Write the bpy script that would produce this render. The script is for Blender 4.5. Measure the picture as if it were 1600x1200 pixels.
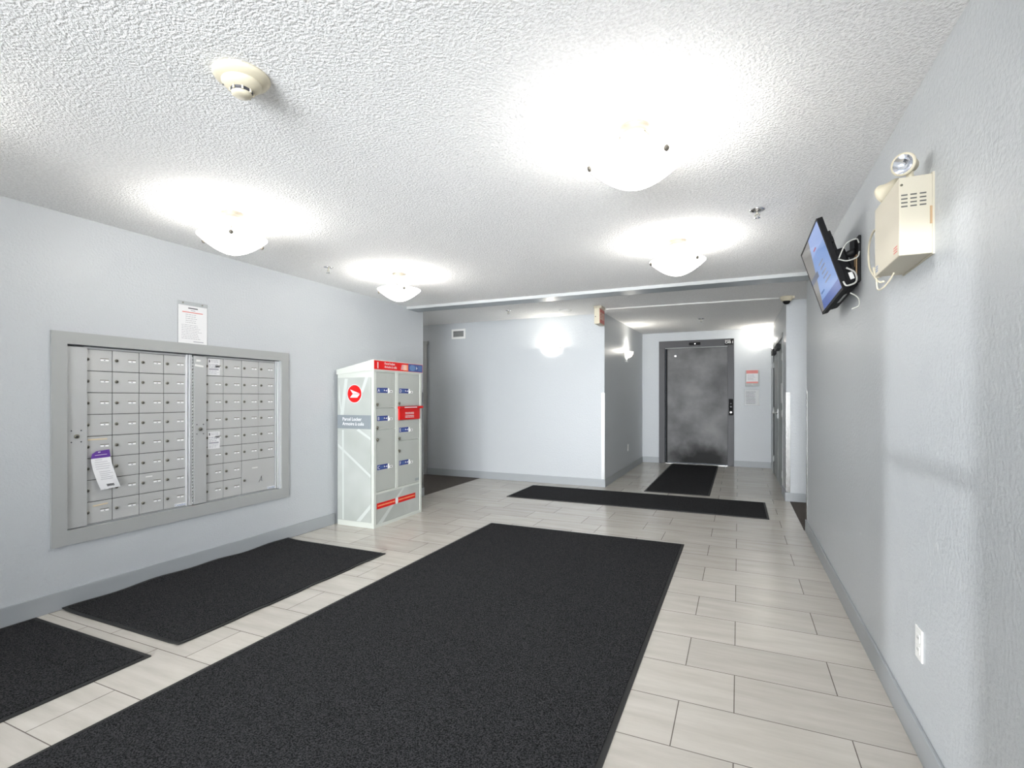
import bpy, bmesh, math, random
from mathutils import Vector, Matrix
random.seed(4)
scn = bpy.context.scene
for o in list(bpy.data.objects): bpy.data.objects.remove(o)

# ------------------------------------------------------------ camera
YAW = math.atan(354/795.0)
cam = bpy.data.cameras.new('camera'); camo = bpy.data.objects.new('camera', cam)
scn.collection.objects.link(camo)
camo.location = (0, 0, 1.3); camo.rotation_euler = (math.pi/2, 0, YAW)
cam.sensor_fit = 'HORIZONTAL'; cam.sensor_width = 36; cam.lens = 795/1600*36
cam.shift_y = (621-600)/1600.0
cam.clip_start = 0.02
scn.camera = camo

# ------------------------------------------------------------ exposure, world, sun, daylight
scn.view_settings.view_transform = 'Standard'; scn.view_settings.look = 'None'
scn.view_settings.gamma = 1; scn.view_settings.use_curve_mapping = False
scn.view_settings.exposure = 0.55
w = bpy.data.worlds.new('sky'); scn.world = w; w.use_nodes = True
bg = w.node_tree.nodes['Background']; bg.inputs[0].default_value = (0.74, 0.86, 1.0, 1); bg.inputs[1].default_value = 1.6

def light(name, kind, loc, rot=(0,0,0), energy=10, color=(1,1,1), **kw):
    l = bpy.data.lights.new(name, kind); l.energy = energy; l.color = color
    for k, v in kw.items(): setattr(l, k, v)
    o = bpy.data.objects.new(name, l); scn.collection.objects.link(o)
    o.location = loc; o.rotation_euler = rot
    return o
# low sun glancing in through the one narrow glazed door leaf of the entrance (behind the camera)
s = light('low_sun', 'SUN', (0, -6, 3), energy=2.0, color=(0.95, 0.97, 1.0), angle=math.radians(0.9))
s.rotation_euler = Vector((0.5, 1.0, -0.02)).to_track_quat('-Z', 'Y').to_euler()
# daylight arriving through the entrance glazing behind the camera
light('window_daylight', 'AREA', (-0.42, -2.42, 1.25), (math.radians(89), 0, math.radians(9)), 58, (0.95, 0.975, 1.0), spread=math.radians(60), shape='RECTANGLE', size=1.75, size_y=2.0)
light('door_daylight', 'AREA', (-1.83, -2.42, 1.1), (math.radians(89), 0, math.radians(4)), 17, (0.95, 0.975, 1.0), spread=math.radians(60), shape='RECTANGLE', size=.5, size_y=1.9)

# ------------------------------------------------------------ materials
def mat(name, col, rough=.6, metal=0., emit=None, estr=0., alpha=None, spec=None, trans=None):
    m = bpy.data.materials.new(name); m.use_nodes = True
    b = m.node_tree.nodes['Principled BSDF']
    b.inputs['Base Color'].default_value = (*col, 1); b.inputs['Roughness'].default_value = rough
    b.inputs['Metallic'].default_value = metal
    if spec is not None: b.inputs['Specular IOR Level'].default_value = spec
    if emit: b.inputs['Emission Color'].default_value = (*emit, 1); b.inputs['Emission Strength'].default_value = estr
    if alpha is not None: b.inputs['Alpha'].default_value = alpha
    if trans is not None: b.inputs['Transmission Weight'].default_value = trans
    return m
def nodes(m): return m.node_tree.nodes, m.node_tree.links, m.node_tree.nodes['Principled BSDF']
def noise_bump(m, scale, strength, dist, detail=2, rough=.5, kind='noise', stretch=None):
    N, L, b = nodes(m)
    tc = N.new('ShaderNodeTexCoord'); mp = N.new('ShaderNodeMapping')
    L.new(tc.outputs['Object'], mp.inputs[0])
    if stretch: mp.inputs['Scale'].default_value = stretch
    t = N.new('ShaderNodeTexNoise'); t.inputs['Scale'].default_value = scale
    t.inputs['Detail'].default_value = detail; t.inputs['Roughness'].default_value = rough
    L.new(mp.outputs[0], t.inputs['Vector'])
    bp = N.new('ShaderNodeBump'); bp.inputs['Strength'].default_value = strength; bp.inputs['Distance'].default_value = dist
    L.new(t.outputs[0], bp.inputs['Height']); L.new(bp.outputs[0], b.inputs['Normal'])
    return t, bp
def noise_color(m, t, c1, c2, lo=.35, hi=.65):
    N, L, b = nodes(m)
    r = N.new('ShaderNodeValToRGB'); r.color_ramp.elements[0].position = lo; r.color_ramp.elements[1].position = hi
    r.color_ramp.elements[0].color = (*c1, 1); r.color_ramp.elements[1].color = (*c2, 1)
    L.new(t.outputs[0], r.inputs[0]); L.new(r.outputs[0], b.inputs['Base Color'])

M = {}
M['wall'] = mat('wall_paint', (.50, .525, .545), .42)
noise_bump(M['wall'], 70, .6, .005, 2)
M['ceiling'] = mat('popcorn_ceiling', (.80, .80, .79), .95)
t, bp = noise_bump(M['ceiling'], 85, .9, .012, 3, .6)
noise_color(M['ceiling'], t, (.82, .82, .815), (.95, .95, .945), .36, .60)
M['smooth_white'] = mat('smooth_white_paint', (.47, .485, .485), .6)
M['beam_grey'] = mat('beam_underside_shaded', (.33, .365, .39), .35)
M['base'] = mat('baseboard_grey', (.34, .36, .375), .45)
M['casing'] = mat('frame_grey', (.36, .37, .365), .45); noise_bump(M['casing'], 30, .15, .002)
M['doorgrey'] = mat('door_gloss_grey', (.40, .43, .43), .5, spec=.15)
M['carpet'] = mat('dark_brown_carpet', (.05, .042, .036), .95); t, b_ = noise_bump(M['carpet'], 220, .6, .004); noise_color(M['carpet'], t, (.02, .017, .015), (.10, .083, .07))
M['mat'] = mat('charcoal_mat', (.03, .03, .032), .95, spec=.08); t, b_ = noise_bump(M['mat'], 165, .8, .005, 3, .75)
noise_color(M['mat'], t, (.004, .004, .0045), (.062, .062, .065), .40, .66)
M['rubber'] = mat('black_rubber', (.012, .012, .012), .6)
M['alu'] = mat('mailbox_aluminium', (.54, .545, .54), .42, .3); noise_bump(M['alu'], 40, .08, .001, stretch=(1, 12, 1))
M['alu2'] = mat('mailbox_strip_aluminium', (.52, .53, .53), .4, .35)
M['bright'] = mat('bright_metal', (.82, .83, .84), .28, .7)
M['gap'] = mat('dark_gap', (.10, .10, .095), .8)
M['nickel'] = mat('brushed_nickel', (.62, .58, .50), .28, 1.)
M['canopy'] = mat('canopy_nickel', (.12, .108, .088), .45, .3)
M['chrome'] = mat('chrome', (.75, .75, .76), .12, 1.)
M['lock'] = mat('lock_brass_dark', (.20, .19, .15), .35, .8)
M['steel'] = mat('corner_guard_steel', (.20, .20, .195), .25, .9)
M['paper'] = mat('paper_white', (.74, .74, .75), .7)
M['tag'] = mat('name_tag_white', (.92, .92, .92), .5)
M['ink'] = mat('ink_grey', (.33, .33, .36), .7)
M['inkd'] = mat('ink_dark', (.04, .04, .05), .6)
M['inkred'] = mat('ink_red', (.62, .12, .10), .6)
M['purple'] = mat('ink_purple', (.12, .04, .30), .5)
M['plastic'] = mat('clear_sleeve', (.75, .77, .78), .3, 0, alpha=.25, spec=.1)
M['cream'] = mat('cream_plastic', (.62, .57, .44), .5)
M['creamd'] = mat('cream_metal', (.54, .50, .40), .5)
M['white'] = mat('white_plastic', (.82, .82, .80), .4)
M['cable'] = mat('white_cable', (.50, .50, .47), .5)
M['black'] = mat('black_plastic', (.008, .008, .009), .6, spec=.15)
M['blackm'] = mat('black_metal', (.012, .012, .013), .55, .0, spec=.25)
M['red'] = mat('signal_red', (.60, .006, .006), .45, spec=.25)
M['redpale'] = mat('dusty_red', (.50, .10, .08), .4)
M['blue'] = mat('label_blue', (.015, .035, .22), .45)
M['blue2'] = mat('banner_blue', (.03, .07, .25), .45)
M['orange'] = mat('banner_orange', (.85, .33, .15), .45)
M['bluetxt'] = mat('blue_lettering', (.10, .20, .40), .5)
M['lockerwhite'] = mat('locker_white', (.58, .605, .56), .4)
M['lockergrey'] = mat('locker_door_grey', (.42, .44, .41), .38)
M['lockerpanel'] = mat('locker_side_grey', (.52, .55, .53), .4); t, b_ = noise_bump(M['lockerpanel'], 2.2, .0, .001, 2); noise_color(M['lockerpanel'], t, (.37, .395, .37), (.46, .485, .465))
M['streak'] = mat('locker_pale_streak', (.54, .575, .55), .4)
M['band'] = mat('locker_band_grey', (.22, .25, .27), .45)
M['tan'] = mat('tan_card', (.45, .30, .17), .7)
M['tape'] = mat('yellowed_tape', (.72, .60, .40), .6)
M['glass'] = mat('entrance_glass', (1, 1, 1), .0, alpha=.08)
M['reflector'] = mat('lamp_reflector', (.85, .87, .92), .12, .9)
M['bowl'] = mat('lit_glass_bowl', (.95, .93, .88), .35, emit=(1., .97, .92), estr=5.0)
M['sconcebowl'] = mat('lit_sconce_glass', (.95, .92, .84), .35, emit=(1., .95, .85), estr=1.1)
M['bulb'] = mat('bulb_glow', (1, 1, 1), .4, emit=(1., .96, .9), estr=12)
M['led'] = mat('white_light_dot', (1, 1, 1), .4, emit=(1, 1, 1), estr=3)

# tile floor : 1/3-bond rectangular tiles
m = mat('porcelain_tile', (.6, .58, .54), .24); M['tile'] = m
N, L, b = nodes(m)
tc = N.new('ShaderNodeTexCoord'); mp = N.new('ShaderNodeMapping')
mp.inputs['Location'].default_value = (0.0175+6.28, -2.286+.3129+12*.3129+.0, 0)
L.new(tc.outputs['Object'], mp.inputs[0])
br = N.new('ShaderNodeTexBrick'); br.offset = .345; br.offset_frequency = 2; br.squash = 1
br.inputs['Scale'].default_value = 1; br.inputs['Brick Width'].default_value = .628; br.inputs['Row Height'].default_value = .3129
br.inputs['Mortar Size'].default_value = .0022; br.inputs['Mortar Smooth'].default_value = .1
br.inputs['Color1'].default_value = (.53, .50, .455, 1); br.inputs['Color2'].default_value = (.59, .56, .51, 1)
br.inputs['Mortar'].default_value = (.17, .145, .13, 1)
L.new(mp.outputs[0], br.inputs['Vector'])
m2 = N.new('ShaderNodeMapping'); m2.inputs['Scale'].default_value = (1.3, 9, 1); L.new(tc.outputs['Object'], m2.inputs[0])
nz = N.new('ShaderNodeTexNoise'); nz.inputs['Scale'].default_value = 1.6; nz.inputs['Detail'].default_value = 6; nz.inputs['Roughness'].default_value = .62
L.new(m2.outputs[0], nz.inputs['Vector'])
rp = N.new('ShaderNodeValToRGB'); rp.color_ramp.elements[0].position = .3; rp.color_ramp.elements[1].position = .7
rp.color_ramp.elements[0].color = (.86, .85, .83, 1); rp.color_ramp.elements[1].color = (1.06, 1.06, 1.06, 1)
L.new(nz.outputs[0], rp.inputs[0])
mx = N.new('ShaderNodeMix'); mx.data_type = 'RGBA'; mx.blend_type = 'MULTIPLY'; mx.inputs['Factor'].default_value = 1
L.new(br.outputs['Color'], mx.inputs['A']); L.new(rp.outputs[0], mx.inputs['B']); L.new(mx.outputs['Result'], b.inputs['Base Color'])
bu = N.new('ShaderNodeBump'); bu.inputs['Strength'].default_value = .4; bu.inputs['Distance'].default_value = .002; bu.invert = True
L.new(br.outputs['Fac'], bu.inputs['Height']); L.new(bu.outputs[0], b.inputs['Normal'])

# brushed steel of the elevator door with black scuffs low down and cloudy grime
m = mat('elevator_steel', (.3, .3, .3), .5, .55); M['elev'] = m
N, L, b = nodes(m)
tc = N.new('ShaderNodeTexCoord'); n1 = N.new('ShaderNodeTexNoise'); n1.inputs['Scale'].default_value = 2.2; n1.inputs['Detail'].default_value = 5
L.new(tc.outputs['Object'], n1.inputs['Vector'])
sp = N.new('ShaderNodeSeparateXYZ'); L.new(tc.outputs['Object'], sp.inputs[0])
def mth(op, a, b_=None, c=None):
    n = N.new('ShaderNodeMath'); n.operation = op
    for i, v in enumerate((a, b_, c)):
        if v is None: continue
        if isinstance(v, (int, float)): n.inputs[i].default_value = v
        else: L.new(v, n.inputs[i])
    return n.outputs[0]
# scuff blob: centred low on the door (local x .72, y 0), ragged by noise
dx = mth('MULTIPLY', mth('SUBTRACT', sp.outputs[0], .80), 1.2)
dy = mth('MULTIPLY', sp.outputs[1], 1.9)
r2 = mth('SQRT', mth('ADD', mth('MULTIPLY', dx, dx), mth('MULTIPLY', dy, dy)))
nn = mth('ADD', r2, mth('MULTIPLY', mth('SUBTRACT', n1.outputs[0], .5), .9))
r3 = N.new('ShaderNodeValToRGB'); r3.color_ramp.elements[0].position = .38; r3.color_ramp.elements[1].position = .88
r3.color_ramp.elements[0].color = (.03, .03, .03, 1); r3.color_ramp.elements[1].color = (1, 1, 1, 1); L.new(nn, r3.inputs[0])
r4 = N.new('ShaderNodeValToRGB'); r4.color_ramp.elements[0].position = .3; r4.color_ramp.elements[1].position = .7
r4.color_ramp.elements[0].color = (.05, .05, .051, 1); r4.color_ramp.elements[1].color = (.125, .125, .125, 1); L.new(n1.outputs[0], r4.inputs[0])
mx = N.new('ShaderNodeMix'); mx.data_type = 'RGBA'; mx.blend_type = 'MULTIPLY'; mx.inputs['Factor'].default_value = 1
L.new(r3.outputs[0], mx.inputs['A']); L.new(r4.outputs[0], mx.inputs['B']); L.new(mx.outputs['Result'], b.inputs['Base Color'])
M['elevframe'] = mat('elevator_frame_steel', (.038, .038, .04), .45, .5)

# TV picture: procedural blocks of blue with a brownish strip
m = mat('screen_picture', (.02, .02, .03), .15); M['screen'] = m
N, L, b = nodes(m)
tc = N.new('ShaderNodeTexCoord'); sp = N.new('ShaderNodeSeparateXYZ'); L.new(tc.outputs['Object'], sp.inputs[0])
X_, Y_ = sp.outputs[0], sp.outputs[1]
def mixc(f, a, b_):
    n = N.new('ShaderNodeMix'); n.data_type = 'RGBA'; L.new(f, n.inputs['Factor'])
    for k, v in (('A', a), ('B', b_)):
        if isinstance(v, tuple): n.inputs[k].default_value = (*v, 1)
        else: L.new(v, n.inputs[k])
    return n.outputs['Result']
c = (.17, .30, .62)
c = mixc(mth('GREATER_THAN', Y_, .10), c, (.27, .38, .70))
c = mixc(mth('LESS_THAN', Y_, -.145), c, (.045, .10, .36))
wing = mth('LESS_THAN', mth('ADD', X_, mth('MULTIPLY', Y_, -.55)), -.13)
c = mixc(wing, c, (.20, .19, .17))
c = mixc(mth('MULTIPLY', mth('LESS_THAN', X_, -.06), mth('LESS_THAN', mth('ABSOLUTE', mth('SUBTRACT', Y_, .0)), .018)), c, (.08, .10, .16))
L.new(c, b.inputs['Emission Color']); b.inputs['Emission Strength'].default_value = .62

# ------------------------------------------------------------ mesh helpers
class MB:
    def __init__(s): s.bm = bmesh.new(); s.mats = []
    def mi(s, m):
        if m not in s.mats: s.mats.append(m)
        return s.mats.index(m)
    def _tag(s, faces, m):
        if m is not None:
            i = s.mi(m)
            for f in faces: f.material_index = i
    def box(s, a, b, m=None, bev=0., mtx=None):
        x0, y0, z0 = [min(p, q) for p, q in zip(a, b)]; x1, y1, z1 = [max(p, q) for p, q in zip(a, b)]
        vs = [s.bm.verts.new(p) for p in [(x0,y0,z0),(x1,y0,z0),(x1,y1,z0),(x0,y1,z0),(x0,y0,z1),(x1,y0,z1),(x1,y1,z1),(x0,y1,z1)]]
        fs = [s.bm.faces.new([vs[i] for i in q]) for q in [(3,2,1,0),(4,5,6,7),(0,1,5,4),(1,2,6,5),(2,3,7,6),(3,0,4,7)]]
        s._tag(fs, m)
        if bev > 0:
            es = list({e for f in fs for e in f.edges})
            r = bmesh.ops.bevel(s.bm, geom=es, offset=bev, segments=2, affect='EDGES', profile=.5)
            s._tag(r['faces'], m); vs = list({v for f in r['faces'] for v in f.verts} | {v for v in vs if v.is_valid})
        if mtx is not None: bmesh.ops.transform(s.bm, matrix=mtx, verts=[v for v in vs if v.is_valid])
        return s
    def poly(s, pts, m=None):
        f = s.bm.faces.new([s.bm.verts.new(p) for p in pts]); s._tag([f], m); return s
    def prism(s, pts, z0, z1, m=None):
        lo = [s.bm.verts.new((x, y, z0)) for x, y in pts]; hi = [s.bm.verts.new((x, y, z1)) for x, y in pts]
        fs = [s.bm.faces.new(hi), s.bm.faces.new(lo[::-1])]
        n = len(pts)
        for i in range(n): fs.append(s.bm.faces.new([lo[i], lo[(i+1)%n], hi[(i+1)%n], hi[i]]))
        s._tag(fs, m); return s
    def lathe(s, prof, m=None, seg=32, mtx=None, close=False):
        rings = []
        for r, z in prof:
            rings.append([s.bm.verts.new((max(r, 1e-4)*math.cos(2*math.pi*i/seg), max(r, 1e-4)*math.sin(2*math.pi*i/seg), z)) for i in range(seg)])
        fs = []
        for a, b in zip(rings, rings[1:]):
            for i in range(seg): fs.append(s.bm.faces.new([a[i], a[(i+1)%seg], b[(i+1)%seg], b[i]]))
        for f in fs: f.smooth = True
        s._tag(fs, m)
        if mtx is not None: bmesh.ops.transform(s.bm, matrix=mtx, verts=[v for r in rings for v in r])
        return s
    def disc(s, c, r, h, m=None, seg=20, axis='z'):
        mt = Matrix.Translation(c)
        if axis == 'x': mt = mt @ Matrix.Rotation(math.pi/2, 4, 'Y')
        if axis == 'y': mt = mt @ Matrix.Rotation(-math.pi/2, 4, 'X')
        return s.lathe([(0, 0), (r, 0), (r, h), (0, h)], m, seg, mt)
    def tube(s, pts, r, m=None, seg=8):
        P = [Vector(p) for p in pts]; rings = []; up = Vector((.13, .27, .95))
        for i, p in enumerate(P):
            d = (P[min(i+1, len(P)-1)] - P[max(i-1, 0)]).normalized()
            a = d.cross(up); a = a.normalized() if a.length > 1e-4 else Vector((1, 0, 0)); b = d.cross(a)
            rings.append([s.bm.verts.new(p + a*r*math.cos(2*math.pi*k/seg) + b*r*math.sin(2*math.pi*k/seg)) for k in range(seg)])
        fs = []
        for a, b in zip(rings, rings[1:]):
            for i in range(seg): fs.append(s.bm.faces.new([a[i], a[(i+1)%seg], b[(i+1)%seg], b[i]]))
        fs += [s.bm.faces.new(rings[0][::-1]), s.bm.faces.new(rings[-1])]
        for f in fs: f.smooth = True
        s._tag(fs, m); return s
    def build(s, name, m=None, parent=None, mtx=None):
        bmesh.ops.recalc_face_normals(s.bm, faces=s.bm.faces)
        me = bpy.data.meshes.new(name); s.bm.to_mesh(me); s.bm.free()
        if not s.mats: s.mats = [m]
        for k in s.mats: me.materials.append(k)
        o = bpy.data.objects.new(name, me); scn.collection.objects.link(o)
        if parent: o.parent = parent
        if mtx is not None: o.matrix_local = mtx
        return o
def spline(pts, n=8):
    P = [Vector(p) for p in pts]; P = [P[0]*2-P[1]] + P + [P[-1]*2-P[-2]]; out = []
    for i in range(1, len(P)-2):
        for k in range(n):
            t = k/n; a, b, c, d = P[i-1:i+3]
            out.append(.5*((2*b) + (c-a)*t + (2*a-5*b+4*c-d)*t*t + (3*b-a-3*c+d)*t**3))
    out.append(P[-2]); return out
def tag(o, label=None, cat=None, group=None, kind=None):
    if label: o['label'] = label
    if cat: o['category'] = cat
    if group: o['group'] = group
    if kind: o['kind'] = kind
    return o
def thing(name, label, cat, loc=(0,0,0), frame=None, group=None):
    o = bpy.data.objects.new(name, None); scn.collection.objects.link(o); o.empty_display_size = .05
    mt = Matrix.Translation(loc)
    if frame is not None: mt = mt @ frame
    o.matrix_world = mt
    return tag(o, label, cat, group)
def struct(name, mb, m=None, parent=None):
    o = mb.build(name, m, parent)
    if parent is None: o['kind'] = 'structure'
    return o
def frame(u, v, n):
    return Matrix(((u[0], v[0], n[0], 0), (u[1], v[1], n[1], 0), (u[2], v[2], n[2], 0), (0, 0, 0, 1)))
FL = frame((0,1,0), (0,0,1), (1,0,0))      # things on the left wall: x along +Y, y up, z out
FR = frame((0,-1,0), (0,0,1), (-1,0,0))    # right wall
FB = frame((1,0,0), (0,0,1), (0,-1,0))     # walls facing the camera
def text_mb(body, size, align='LEFT', sx=1.0, bold=0.0):
    cu = bpy.data.curves.new('t', 'FONT'); cu.body = body; cu.size = size; cu.extrude = .0004; cu.align_x = align; cu.offset = bold
    cu.resolution_u = 3; cu.space_line = 1.0
    o = bpy.data.objects.new('t', cu); scn.collection.objects.link(o)
    dg = bpy.context.evaluated_depsgraph_get(); me = bpy.data.meshes.new_from_object(o.evaluated_get(dg))
    bpy.data.objects.remove(o); bpy.data.curves.remove(cu)
    me.transform(Matrix.Diagonal((sx, 1, 1, 1)))
    return me
def lettering(name, body, size, m, parent, loc, rot=None, align='LEFT', sx=1.0, bold=0.0):
    me = text_mb(body, size, align, sx, bold); me.name = name; me.materials.clear(); me.materials.append(m)
    o = bpy.data.objects.new(name, me); scn.collection.objects.link(o); o.parent = parent
    o.matrix_local = Matrix.Translation(loc) @ (rot if rot is not None else Matrix.Identity(4))
    return o
def scribble(mb, x0, x1, y0, y1, n, z, m, h=.35, ragged=True):
    """lines of unreadable small print between y1 (top) and y0"""
    p = (y1-y0)/n
    for i in range(n):
        y = y1 - p*(i+.5); x = x0
        e = x1 - (random.random()*.3*(x1-x0) if ragged else 0)
        while x < e-.004:
            w_ = min(random.uniform(.006, .022), e-x)
            mb.poly([(x, y-p*h/2, z), (x+w_, y-p*h/2, z), (x+w_, y+p*h/2, z), (x, y+p*h/2, z)], m); x += w_+.004

LX, RX = -3.80, .605
CZ, CZ2, CZ3 = 2.437, 2.52, 2.58
BY = 7.28; EY = 10.45; FY = 7.22; HX = -1.775; HR = .545
# ------------------------------------------------------------ room shell
struct('floor', MB().box((LX-.2, -2.8, -.1), (RX-.02+.15, EY+.4, 0)), M['tile'])
struct('floor_carpet_left', MB().box((-8.5, 5.4, -.1), (LX-.005, BY+.2, .003)), M['carpet'])
struct('floor_carpet_right', MB().box((.585, 5.70, -.08), (4.5, FY+.05, .003)), M['carpet'])
o = MB().box((LX-.15, -2.8, CZ), (RX+.15, 5.30, CZ+.15)); struct('ceiling', o, M['ceiling'])
mb = MB().box((-8.5, 5.28, CZ2), (4.5, 7.30, CZ2+.15)); struct('ceiling_rear', mb, M['ceiling'])
mb = MB()
mb.poly([(HX-.1, 7.3, CZ2), (HR+.3, 7.3, CZ2), (HR+.3, EY+.1, CZ3), (HX-.1, EY+.1, CZ3)])
mb.poly([(HX-.1, 7.3, CZ2+.15), (HR+.3, 7.3, CZ2+.15), (HR+.3, EY+.1, CZ3+.15), (HX-.1, EY+.1, CZ3+.15)])
struct('ceiling_hall', mb, M['ceiling'])
# ceiling step: white front face, underside in wall grey with its shade mixed into the colour
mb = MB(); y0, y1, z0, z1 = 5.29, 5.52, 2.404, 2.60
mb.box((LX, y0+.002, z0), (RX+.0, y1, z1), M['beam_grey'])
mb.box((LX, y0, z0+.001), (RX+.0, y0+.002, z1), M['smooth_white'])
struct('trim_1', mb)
# left wall with the mailbox recess
MY0, MY1, MZ0, MZ1 = 1.752, 3.363, .475, 1.632
mb = MB(); W0 = LX-.15
mb.box((W0, -2.8, 0), (LX, MY0, 2.6)); mb.box((W0, MY1, 0), (LX, 5.65, 2.6))
mb.box((W0, MY0, 0), (LX, MY1, MZ0)); mb.box((W0, MY0, MZ1), (LX, MY1, 2.6))
struct('wall_left', mb, M['wall'])
struct('wall_right', MB().box((RX, -2.8, 0), (RX+.13, 5.68, 2.62)), M['wall'])
mb = MB().box((-8.5, BY, 0), (HX, BY+.12, 2.67)); struct('wall_back', mb, M['wall'])
struct('wall_hall_left', MB().box((HX-.12, BY+.12, 0), (HX, EY+.1, 2.75)), M['wall'])
mb = MB()   # elevator wall with its opening
mb.box((HX-.1, EY, 0), (-1.42, EY+.1, 2.75)); mb.box((-.10, EY, 0), (HR+.3, EY+.1, 2.75)); mb.box((-1.42, EY, 2.385), (-.10, EY+.1, 2.75))
struct('wall_elevator', mb, M['wall'])
DY0, DY1, DZ = 7.80, 9.80, 2.17
mb = MB()   # hall right wall with double-door recess
mb.box((HR, FY, 0), (HR+.14, DY0, 2.75)); mb.box((HR, DY1, 0), (HR+.14, EY, 2.75)); mb.box((HR, DY0, DZ), (HR+.14, DY1, 2.75))
struct('wall_hall_right', mb, M['wall'])
struct('wall_corridor_right', MB().box((HR+.14, FY, 0), (4.5, FY+.12, 2.67)), M['wall'])
struct('wall_corridor_right_near', MB().box((RX+.13, 5.56, 0), (4.5, 5.68, 2.67)), M['wall'])
struct('wall_corridor_right_end', MB().box((4.4, 5.68, 0), (4.5, FY, 2.67)), M['wall'])
struct('wall_corridor_left_near', MB().box((-8.5, 5.53, 0), (LX-.15, 5.65, 2.67)), M['wall'])
struct('wall_corridor_left_end', MB().box((-8.5, 5.65, 0), (-8.4, BY, 2.67)), M['wall'])
# entrance wall behind the camera: unseen, its window, door leaf and solid parts laid out to shape the sunlight
EW = -2.5; mb = MB()
def wy(x0, x1, z0, z1): mb.box((x0, EW-.12, z0), (x1, EW, z1))
wy(LX, -2.10, 0, CZ); wy(-1.56, -1.33, 0, CZ); wy(.50, RX, 0, CZ)
wy(-2.10, -1.56, 2.02, CZ); wy(-1.33, .50, 2.25, CZ); wy(-1.33, .50, 0, .25)
struct('wall_entrance', mb, M['wall'])
wn = struct('window_1', MB().box((-1.33, EW-.07, .25), (.50, EW-.06, 2.25)), M['glass'])
mb = MB(); 
for x in (-1.33, -.44, .46): mb.box((x, EW-.09, .25), (x+.04, EW-.04, 2.25))
for z in (.25, 2.21): mb.box((-1.33, EW-.09, z), (.50, EW-.04, z+.04))
mb.build('window_frame', M['alu'], wn)
dr = struct('door_1', MB().box((-2.08, EW-.07, .02), (-1.58, EW-.06, 2.0)), M['glass'])
mb = MB()
for x in (-2.10, -1.575): mb.box((x, EW-.09, 0), (x+.015, EW-.04, 2.02))
mb.box((-2.10, EW-.09, 0), (-1.56, EW-.04, .12)); mb.box((-2.10, EW-.09, 1.98), (-1.56, EW-.04, 2.02)); mb.build('door_frame', M['alu'], dr)
MB().box((-2.10, EW-.08, 1.125), (-1.56, EW-.02, 1.165)).build('push_bar', M['alu'], dr)

# baseboards
BH = .112; T = .013
def bb(name, a, b):
    struct(name, MB().box((a[0], a[1], 0), (b[0], b[1], BH), bev=.003), M['base'])
bb('baseboard_left', (LX, -2.5), (LX+T, 4.04)); bb('baseboard_left_far', (LX, 4.86), (LX+T, 5.65+T))
bb('baseboard_right', (RX-T, -2.5), (RX, 5.68+T))
bb('baseboard_right_end', (RX, 5.68), (RX+.13, 5.68+T))
bb('baseboard_back', (-4.80, BY-T), (HX+T, BY)); bb('baseboard_hall_left', (HX, BY), (HX+T, EY-T))
bb('baseboard_elevator_left', (HX, EY-T), (-1.446, EY)); bb('baseboard_elevator_right', (-.075, EY-T), (HR, EY))
bb('baseboard_corridor_right', (HR-T, FY-T), (4.4, FY)); bb('baseboard_hall_right', (HR-T, FY), (HR, DY0-.03))
bb('baseboard_back_left', (-8.4, BY-T), (-5.95, BY))

# door with grey casing in the left corridor (only its right jamb shows)
d = struct('door_2', MB().box((-5.82, BY-.012, .005), (-4.93, BY-.001, 2.10)), M['doorgrey'])
mb = MB(); mb.box((-4.92, BY-.03, 0), (-4.805, BY, 2.195), bev=.003); mb.box((-5.95, BY-.03, 0), (-5.835, BY, 2.195), bev=.003); mb.box((-5.97, BY-.036, 2.195), (-4.785, BY, 2.25), bev=.003)
mb.build('door_casing', M['casing'], d)
MB().disc((-5.75, BY-.06, 1.0), .028, .05, axis='y').build('door_knob', M['nickel'], d)

# ------------------------------------------------------------ double doors on the right of the hall
dd = struct('door_3', MB().box((HR+.012, DY0, .01), (HR+.05, DY0+.99, DZ-.045)).box((HR+.012, DY0+.995+.01, .01), (HR+.05, DY1, DZ-.045)), M['doorgrey'])
mb = MB()
mb.box((HR-.004, DY0-.05, 0), (HR+.05, DY0, DZ)); mb.box((HR-.004, DY1, 0), (HR+.05, DY1+.05, DZ)); mb.box((HR-.004, DY0-.05, DZ-.045), (HR+.05, DY1+.05, DZ+.01))
mb.build('door_frame', M['smooth_white'], dd)
MB().box((HR+.009, DY0+.985, .01), (HR+.013, DY0+1.01, DZ-.045)).build('astragal', M['base'], dd)
for y, s_ in ((DY0+.88, 1), (DY1-.88, -1)):
    c = MB().box((HR-.045, y-.42, 2.0), (HR+.012, y-.02 if s_ > 0 else y+.0, 2.075), bev=.006) if s_ > 0 else MB().box((HR-.045, y+.25, 2.0), (HR+.012, y+.65, 2.075), bev=.006)
    co = c.build('door_closer', M['blackm'], dd)
    MB().box((HR-.035, y-.3 if s_ > 0 else y+.35, 2.075), (HR-.01, y-.05 if s_ > 0 else y+.6, 2.092)).build('closer_arm', M['blackm'], co)
for y in (DY0+.93, DY0+1.07):
    h = MB().box((HR-.0, y-.03, .98), (HR+.012, y+.03, 1.12), bev=.004).tube([(HR, y, 1.06), (HR-.055, y, 1.06), (HR-.06, y+(.11 if y > DY0+1 else -.11), 1.06)], .009)
    h.build('door_handle', M['chrome'], dd)
for y in (DY0+.006, DY1-.006):
    for z in (.25, 1.08, 1.85):
        MB().box((HR-.012, y-.009, z-.045), (HR+.012, y+.009, z+.045), bev=.003).build('hinge', M['casing'], dd)
nt = MB().box((HR+.008, DY0+.22, 1.22), (HR+.0125, DY0+.44, 1.50), M['paper']); nt = nt.build('posted_sheet', None)
tag(nt, 'white sheet taped to the near leaf of the grey double doors beside the elevator', 'notice')

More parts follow.
